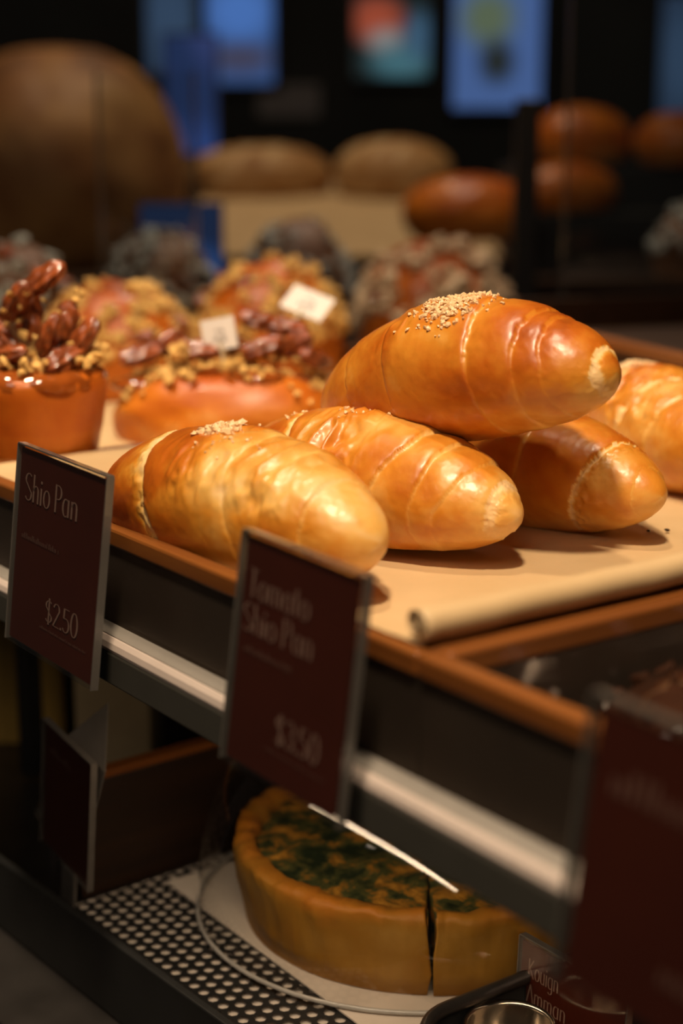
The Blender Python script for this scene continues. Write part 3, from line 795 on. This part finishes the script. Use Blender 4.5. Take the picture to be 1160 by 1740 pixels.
sign('price_sign', 'blurred maroon price sign closest to the camera, cut by the picture edge', (0.1240, -0.0440, 0.0282), (0.1900, -0.0440, 0.0272), (0.1350, -0.0530, -0.0400),
     [], None, [(0.10, 0.80, 0.72, 0.10), (0.45, 0.85, 0.16, 0.09)], None, margin=(0.003, 0.0036, 0.003), foot=0.0135)
sign('price_sign', 'maroon sign reading Kouign Amman in the lower case', (-0.0580, 0.1000, -0.1568), (0.0004, 0.1000, -0.1559), (-0.0580, 0.0960, -0.2180),
     [('Kouign', 0.075, 0.775, 0.130, 0.86), ('Amman', 0.075, 0.600, 0.130, 0.98)], None, [(0.10, 0.5, 0.52, 0.028)], None, margin=(0.0008, 0.0014, 0.0022))
s5 = sign('price_sign', 'dark maroon sign in a bent sleeve beside the perforated tray', (-0.2642, -0.0120, -0.1014), (-0.2199, -0.0120, -0.1077), (-0.2660, -0.0120, -0.1640),
     [], None, [(0.12, 0.6, 0.80, 0.06)], None)
bm = bmesh.new()
vs = [bm.verts.new(p) for p in [(0.018, 0.002, 0.064), (0.045, 0.002, 0.036), (0.050, 0.004, 0.060), (0.032, 0.014, 0.084)]]
bm.faces.new(vs)
box('holder_stem', 0.016, 0.028, 0.0015, 0.0035, -0.052, 0.012, ACRYLE, s5)
fl = bobj('sleeve_flap', bm, ACRYLE, s5); fl.modifiers.new('t', 'SOLIDIFY').thickness = 0.0005

# ------------------------------------------------------------------ lower shelf
ls = empty('lower_shelf', (0, 0, 0))
tag(ls, 'dark steel lower shelf carrying the quiche tray', 'shelf')
box('shelf_board', -1.0, 0.5, -0.06, 0.9, -0.232, -0.218, STEEL, ls, 0.001)
# pan under the quiche
pan = empty('perforated_pan', (-0.165, -0.0145, -0.2175), math.radians(3.6))
tag(pan, 'dark steel pan with a perforated sheet under the quiche dome', 'pan')
box('pan_floor', -0.092, 0.100, 0.0, 0.34, 0.0005, 0.003, STEEL, pan)
box('front_lip', -0.15, 0.100, -0.002, 0.002, 0.0, 0.0375, BLACK, pan, 0.0008)
box('back_lip', -0.092, 0.100, 0.338, 0.342, 0.0, 0.0265, BLACK, pan, 0.0008)
box('side_lip', -0.092, -0.089, 0.002, 0.338, 0.0, 0.0265, BLACK, pan, 0.0008)
box('side_lip', 0.097, 0.100, 0.002, 0.338, 0.0, 0.0265, BLACK, pan, 0.0008)
box('bright_liner', -0.088, 0.095, 0.004, 0.336, 0.0260, 0.0270, BOARDW, pan)
bm = bmesh.new()
cs = 0.0071
nx, ny = int(0.178 / cs), int(0.20 / cs)
for i in range(nx):
    for j in range(ny):
        ox = -0.088 + (i + (0.5 if j % 2 else 0.0)) * cs; oy = 0.005 + j * cs * 0.87
        cx, cy = ox + cs / 2, oy + cs * 0.435
        outer = [(ox, oy), (ox + cs / 2, oy), (ox + cs, oy), (ox + cs, oy + cs * .435), (ox + cs, oy + cs * .87), (ox + cs / 2, oy + cs * .87), (ox, oy + cs * .87), (ox, oy + cs * .435)]
        ov = [bm.verts.new((x, y, 0.0285)) for x, y in outer]
        iv = [bm.verts.new((cx + 0.0025 * math.cos(math.radians(225 + 45 * k)), cy + 0.0025 * math.sin(math.radians(225 + 45 * k)), 0.0285)) for k in range(8)]
        for k in range(8):
            bm.faces.new((ov[k], ov[(k + 1) % 8], iv[(k + 1) % 8], iv[k]))
pf = bobj('perforated_sheet', bm, BLACK, pan); pf['kind'] = 'stuff'
# wooden end board of the lower compartment
wbd = empty('wooden_end_board', (-0.272, 0.13, -0.2175), math.radians(3.6)); tag(wbd, 'dark walnut board standing upright at the end of the quiche pan', 'board')
box('board', -0.004, 0.004, -0.13, 0.22, 0, 0.083, BWOOD, wbd, 0.001)
box('board_edge', -0.0045, 0.0045, -0.13, 0.22, 0.083, 0.087, RIMY, wbd, 0.001)
lp = box('liner_paper', -0.245, -0.064, 0.038, 0.235, -0.1885, -0.1878, BOARDW)
tag(lp, 'white liner paper sheet beneath the quiche', 'paper')

# quiche
def sector(name, prof, a0, a1, seg, mat, parent, amp, sc, seed, tone=None, closed=True):
    V = []
    for k in range(seg + 1):
        a = a0 + (a1 - a0) * k / seg
        for r, z in prof: V.append((r * math.cos(a), r * math.sin(a), z))
    V = np.array(V)
    nz = np.stack([fbm(V, sc, seed, 3), fbm(V, sc, seed + 4, 3), fbm(V, sc, seed + 8, 3)], -1)
    keep = np.minimum(1, V[:, 2:3] / 0.006)
    V = V + nz * amp * keep
    m = len(prof); F = []
    for k in range(seg):
        for j in range(m):
            F.append((k * m + j, (k + 1) * m + j, (k + 1) * m + (j + 1) % m, k * m + (j + 1) % m))
    F += [tuple(range(m)), tuple(seg * m + j for j in range(m))[::-1]]
    to = 0.35 + 0.9 * np.maximum(0, (V[:, 2] - 0.030)) / 0.010 * 0.45 + 0.25 * fbm(V, 50, seed + 20, 3)
    return mobj(name, V, F, mat, parent, True, {'tone': np.clip(to, 0, 1)})
CR = [(0.0785, 0.001), (0.0845, 0.0005), (0.0860, 0.010), (0.0872, 0.020), (0.0885, 0.030), (0.0893, 0.0355), (0.0884, 0.0380), (0.0856, 0.0388), (0.0805, 0.0382), (0.0788, 0.0352), (0.0785, 0.0300), (0.0785, 0.010)]
FP = [(0.0015, 0.001), (0.0798, 0.001)] + [(0.0798, 0.012), (0.0798, 0.033)] + [(0.0798 - k * 0.0783 / 18, 0.0335) for k in range(1, 19)]
CAMDIR = math.radians(-35.5)
def quiche(name, label, a0, a1, loc, seed, cat):
    q = empty(name, loc); tag(q, label, cat)
    seg = max(20, int((a1 - a0) / 0.03))
    sector('crust', CR, a0, a1, seg * 3, QCRUST, q, 0.0024, 85, seed)
    sector('filling', FP, a0 + 0.004, a1 - 0.004, seg, FILL, q, 0.0016, 110, seed + 3)
    return q
QC = (-0.155, 0.126, -0.1877)
quiche('quiche', 'spinach quiche with golden crust under the glass dome', CAMDIR + math.radians(62), CAMDIR + math.radians(357.5), QC, 61, 'quiche')
d_ = CAMDIR + math.radians(32)
quiche('quiche_slice', 'cut wedge of quiche parted from the round by a dark gap', CAMDIR + math.radians(-1.0), CAMDIR + math.radians(60), (QC[0] + 0.001 * math.cos(d_), QC[1] + 0.001 * math.sin(d_), QC[2]), 73, 'quiche slice')

# glass dome
dm = empty('glass_dome', (-0.1585, 0.1205, -0.1876)); tag(dm, 'clear glass dome cover over the quiche', 'dome')
dp = [(0.1000, 0.0012)]
for k in range(0, 25):
    a = math.radians(90 * k / 24)
    dp.append((0.0995 * max(math.cos(a), 0.0) ** 0.70 if k < 24 else 0.0001, 0.012 + 0.092 * math.sin(a) ** 1.0))
lathe('dome_shell', dp, 120, DOMEG, dm)
rim_pts = [(0.1000 * math.cos(2 * math.pi * k / 96), 0.1000 * math.sin(2 * math.pi * k / 96), 0.0014) for k in range(96)]
bm = bmesh.new(); tube_mesh(bm, rim_pts, 0.0011, 8, True)
bobj('dome_rim', bm, GEDGE, dm, True)

# dark pan on the right with a rounded corner, a round tin and a pastry
p2 = empty('baking_pan', (0.0705, 0.185, -0.2175)); tag(p2, 'dark metal baking pan with rounded corner in front of the quiche slice', 'pan')
def rrect(w, h, r, n=10):
    P = []
    for cx, cy, a in ((w - r, h - r, 0), (-w + r, h - r, 90), (-w + r, -h + r, 180), (w - r, -h + r, 270)):
        for k in range(n + 1): P.append((cx + r * math.cos(math.radians(a + 90 * k / n)), cy + r * math.sin(math.radians(a + 90 * k / n))))
    return P
ring = rrect(0.125, 0.150, 0.022)
bm = bmesh.new(); tube_mesh(bm, [(x, y, 0.046) for x, y in ring], 0.0030, 8, True)
bobj('rolled_rim', bm, CHROME if False else STEEL, p2, True)
bm = bmesh.new()
top = [bm.verts.new((x, y, 0.046)) for x, y in ring]; bot = [bm.verts.new((x * .96, y * .965, 0.001)) for x, y in ring]
for k in range(len(ring)): bm.faces.new((bot[k], bot[(k + 1) % len(ring)], top[(k + 1) % len(ring)], top[k]))
bm.faces.new(bot)
bobj('pan_body', bm, BLACK, p2, True)
tin = empty('metal_tin', (-0.0355, 0.0730, -0.2160)); tag(tin, 'small round shiny metal tin beside the lower sign', 'tin')
lathe('tin_body', [(0.0001, 0.0), (0.0140, 0.0), (0.0172, 0.040), (0.0182, 0.0415), (0.0172, 0.0422), (0.0164, 0.040), (0.0132, 0.002), (0.0001, 0.002)], 48, CHROME, tin)
kp = dome_bun('kouign_pastry', 'orange caramelised pastry behind the lower sign', (0.020, 0.150, -0.2160), 0.040, 0.040, 0.052, BUN, 91, tone=.45, cat='pastry')

# things standing farther along the lower shelf
def carton(name, label, loc, rz, w, d, h, mat):
    c = empty(name, loc, rz); tag(c, label, 'carton')
    box('carton_body', -w / 2, w / 2, -d / 2, d / 2, 0, h * .86, mat, c, 0.001)
    box('carton_lid', -w / 2 - .001, w / 2 + .001, -d / 2 - .001, d / 2 + .001, h * .86, h, mat, c, 0.001)
carton('pastry_carton', 'beige cardboard pastry carton beneath the front rail', (-0.458, 0.125, -0.218), VIEW, 0.045, 0.06, 0.105, BEIGE)
carton('pastry_carton', 'mustard coloured carton at the dark end of the lower shelf', (-0.555, 0.10, -0.218), VIEW, 0.072, 0.06, 0.125, YELLOW)
kn = empty('shelf_pin', (-0.361, 0.033, -0.218)); tag(kn, 'round headed metal pin catching light near the lower sign', 'pin')
lathe('pin_stem', [(0.004, 0.0), (0.004, 0.0225)], 20, STEEL, kn)
lathe('pin_head', [(0.0001, 0.032), (0.005, 0.0315), (0.0085, 0.029), (0.0095, 0.0255), (0.008, 0.022), (0.0001, 0.0218)], 32, CHROME, kn)

# ------------------------------------------------------------------ behind the case
def loaf(name, label, loc, rz, a, b, c, seed, mat, tone, cat='bread', group=None, slashes=3, tilt=0.0):
    nt_, nv_ = 80, 64
    t = np.linspace(-1, 1, nt_)[:, None]; v = np.linspace(0, 2 * math.pi, nv_, endpoint=False)[None]
    r = np.maximum(1 - np.abs(t) ** 2.3, 0) ** .5
    P = np.stack([t + 0 * v, r * np.cos(v), r * np.sin(v)], -1)
    off = .05 * fbm(P, 2.2, seed, 3)
    sl = np.zeros_like(P[..., 0])
    for k in range(slashes):
        c0 = -0.6 + 1.2 * (k + .5) / slashes
        sl = np.maximum(sl, np.exp(-((P[..., 0] - c0 - 0.35 * P[..., 1]) / .06) ** 2) * smoothstep(.2, .8, P[..., 2]))
    k_ = 1 + off - .07 * sl
    X = P[..., 0] * a; Y = P[..., 1] * b * k_; Z = P[..., 2] * c * k_
    Z = np.maximum(Z, -c * .7) + c * .7
    to = np.clip(tone + .2 * P[..., 2] + .35 * fbm(P, 3, seed + 5, 3) - .45 * sl, 0, 1)
    o = mobj(name, np.stack([X, Y, Z], -1).reshape(-1, 3), grid_faces(nt_, nv_, True), mat, None, True, {'tone': to})
    o.location = loc; o.rotation_euler = (tilt, 0, rz)
    return tag(o, label, cat, group)
# back counter with a sloping paper lined board
bc = empty('back_counter', (-1.52, 1.00, -1.0), VIEW); tag(bc, 'dark counter behind the case carrying the loaves', 'counter')
box('counter_body', -1.2, 1.2, -0.32, 0.45, 0.0, 0.985, BLACK, bc)
box('counter_top', -1.22, 1.22, -0.34, 0.47, 0.985, 1.0, DWOOD, bc, 0.002)
bb = empty('bread_board', (-1.42, 0.99, 0.062), VIEW); bb.rotation_euler = (math.radians(9), 0, VIEW)
tag(bb, 'sloping paper lined bread board under the long loaves', 'board')
box('board', -0.22, 0.20, -0.25, 0.28, -0.012, 0.0, DWOOD, bb)
box('paper_lining', -0.21, 0.19, -0.24, 0.27, 0.0, 0.002, PAPER, bb)
box('prop', -0.2, 0.2, 0.2, 0.22, -0.094, -0.012, DWOOD, bb)
loaf('long_loaf', 'long pale crusted loaf on the bread board, nearer the round loaf', (-1.632, 0.985, 0.082), VIEW + .06, 0.108, 0.055, 0.046, 3, LOAF, .35, group='long loaves on the bread board')
loaf('long_loaf', 'long pale crusted loaf on the bread board, nearer the black post', (-1.505, 1.135, 0.084), VIEW - .08, 0.088, 0.055, 0.050, 5, LOAF, .33, group='long loaves on the bread board')
loaf('bread_roll', 'orange brown oval roll at the front of the bread board', (-1.105, 0.945, 0.048), VIEW, 0.082, 0.048, 0.045, 8, BUN, .45, slashes=0)
loaf('round_loaf', 'big round crusted sourdough loaf at the far end', (-1.614, 0.658, 0.0005), VIEW + .4, 0.168, 0.157, 0.168, 12, LOAF, .55, slashes=0)
# black post and rack on the right
po = empty('rack_post', (-0.757, 0.720, -0.0245)); tag(po, 'slim black upright post in front of the bread board', 'post')
box('post', -0.011, 0.011, -0.011, 0.011, 0.0, 0.225, BLACK, po, 0.002)
box('post_foot', -0.02, 0.02, -0.02, 0.02, 0.0, 0.004, BLACK, po, 0.001)
po.rotation_euler = (0, 0, VIEW)
cb = empty('low_cabinet', (-0.56, 0.86, -0.024), VIEW); tag(cb, 'low black cabinet behind the askew tray', 'cabinet')
box('cabinet_body', -0.04, 0.34, -0.10, 0.12, 0.0, 0.058, BLACK, cb, 0.002)
box('cabinet_top', -0.045, 0.345, -0.105, 0.125, 0.058, 0.062, DWOOD, cb, 0.001)
g1 = crumble_pastry('grey dusted pastry on the low black cabinet', (-0.640, 0.840, 0.0382), 0.050, 0.072, 41, LOAF, CRUMBG, 160, .95, .006, group='pastries on the low cabinet')
g2 = crumble_pastry('dark dusted pastry on the low cabinet, cut by the picture edge', (-0.545, 0.930, 0.0382), 0.042, 0.058, 42, LOAF, CRUMBG, 120, .95, .006, group='pastries on the low cabinet')
rk = empty('wire_rack', (-1.15, 1.16, 0.0), VIEW); tag(rk, 'dark stepped rack under the rolls beyond the black post', 'rack')
box('rack_step', -0.085, 0.28, -0.10, 0.00, 0.0, 0.076, BLACK, rk, .002)
box('rack_step', -0.085, 0.28, 0.0, 0.14, 0.0, 0.132, BLACK, rk, .002)
loaf('bread_roll', 'glossy orange roll on the rack top beside the post', (-1.185, 1.20, 0.133), VIEW, 0.066, 0.048, 0.045, 14, BUN, .40, group='rolls on the dark rack', slashes=0)
loaf('bread_roll', 'orange roll on the lower rack step beside the post', (-1.115, 1.110, 0.077), VIEW, 0.066, 0.042, 0.036, 15, BUN, .40, group='rolls on the dark rack', slashes=0)
loaf('bread_roll', 'orange roll on the rack close to the picture edge', (-1.085, 1.275, 0.133), VIEW - .3, 0.056, 0.046, 0.040, 16, BUN, .42, group='rolls on the dark rack', slashes=0)
# glass panes of the case back
def glass(label, loc, w, h):
    g = empty('glass_divider', loc, VIEW); tag(g, label, 'glass divider')
    box('pane', -w / 2, w / 2, -0.002, 0.002, 0, h, PANE, g)
    for sx in (-1, 1): box('pane_edge', sx * w / 2 - 0.0012, sx * w / 2 + 0.0012, -0.0022, 0.0022, 0, h, ACRYLE, g)
glass('clear upright glass pane in front of the bluish grey pastry', (-0.86, 0.375, -0.0245), 0.083, 0.245)
glass('clear upright glass pane beside the black post', (-0.500, 0.712, -0.0245), 0.27, 0.62)

def screen(label, loc, w, h, mat, bz=.012, stand=None):
    s = empty('display_screen', loc, VIEW); tag(s, label, 'screen', 'lit display screens in the dark shop')
    box('bezel', -w / 2 - bz, w / 2 + bz, 0.002, 0.02, -h / 2 - bz, h / 2 + bz, BLACK, s)
    if stand is not None: box('stand', -w * .2, w * .2, 0.003, 0.018, stand - loc[2], -h / 2 - bz, BLACK, s)  # only the added reflection panels get a stand
    p = box('screen_panel', -w / 2, w / 2, -0.002, 0.003, -h / 2, h / 2, mat, s)
    return s
B1 = screen_mat('blue_screen', (0.035, 0.075, 0.20), [(0.0, 0.03, 0.09, 0.08, (0.06, 0.15, 0.42)), (0, -.06, .09, .04, (0.05, 0.05, 0.09))], 1.0)
B2 = screen_mat('dim_blue_screen', (0.02, 0.035, 0.065), [(0.0, 0.0, 0.07, 0.12, (0.03, 0.055, 0.10))], 1.0)
B3 = screen_mat('colour_screen', (0.012, 0.018, 0.018), [(-.03, .03, .07, .06, (0.30, 0.06, 0.03)), (-.01, -.01, .05, .035, (0.22, 0.20, 0.19)), (0.02, -.05, .08, .05, (0.05, 0.13, 0.16)), (.06, .0, .05, .06, (0.04, 0.09, 0.15))], 1.0)
B4 = screen_mat('blue_screen_figure', (0.055, 0.105, 0.26), [(-0.02, 0.05, 0.075, 0.075, (0.09, 0.12, 0.075)), (0.0, -0.035, 0.05, 0.06, (0.018, 0.022, 0.02))], 1.0)
B5 = screen_mat('tall_blue_reflection', (0.014, 0.026, 0.075), [(0, -.14, .12, .12, (0.025, 0.055, 0.19)), (.05, .13, .07, .12, (0.035, 0.05, 0.15))], 1.0)  # blue reflection in the glass, painted as a glowing panel
B6 = screen_mat('low_blue_reflection', (0.010, 0.018, 0.045), [(.01, -.05, .09, .08, (0.03, 0.085, 0.26))], 1.0)  # lower part of the glass reflection, also given as emissive colour
screen('bright blue lit screen high in the dark, above the long loaves', (-2.4506, 1.4658, 0.390), 0.135, 0.22, B1)
screen('dim grey blue screen beside the bright blue one', (-2.5334, 1.3545, 0.400), 0.095, 0.20, B2)
screen('screen with red and white picture on dark ground', (-2.2707, 1.713, 0.372), 0.15, 0.16, B3)
screen('large blue screen with a green figure above the black post', (-2.143, 1.883, 0.357), 0.176, 0.250, B4)
screen('dim blue screen cut by the picture edge', (-1.915, 2.185, 0.330), 0.10, 0.24, B2)
screen('narrow added panel imitating a dim blue glass reflection behind the round loaf', (-1.750, 0.940, 0.232), 0.075, 0.17, B5, .004, 0.0)
screen('low added panel imitating a blue glass reflection behind the bluish grey pastry', (-1.008, 0.492, 0.040), 0.080, 0.125, B6, .001, -0.0245)
lb = box('shelf_label', -0.063, 0.063, -0.002, 0.002, -0.032, 0.032, GREYINK); lb.location = (-2.412, 1.558, 0.247); lb.rotation_euler = (0, 0, VIEW)
tag(lb, 'small pale grey label card hanging behind the loaves', 'label')
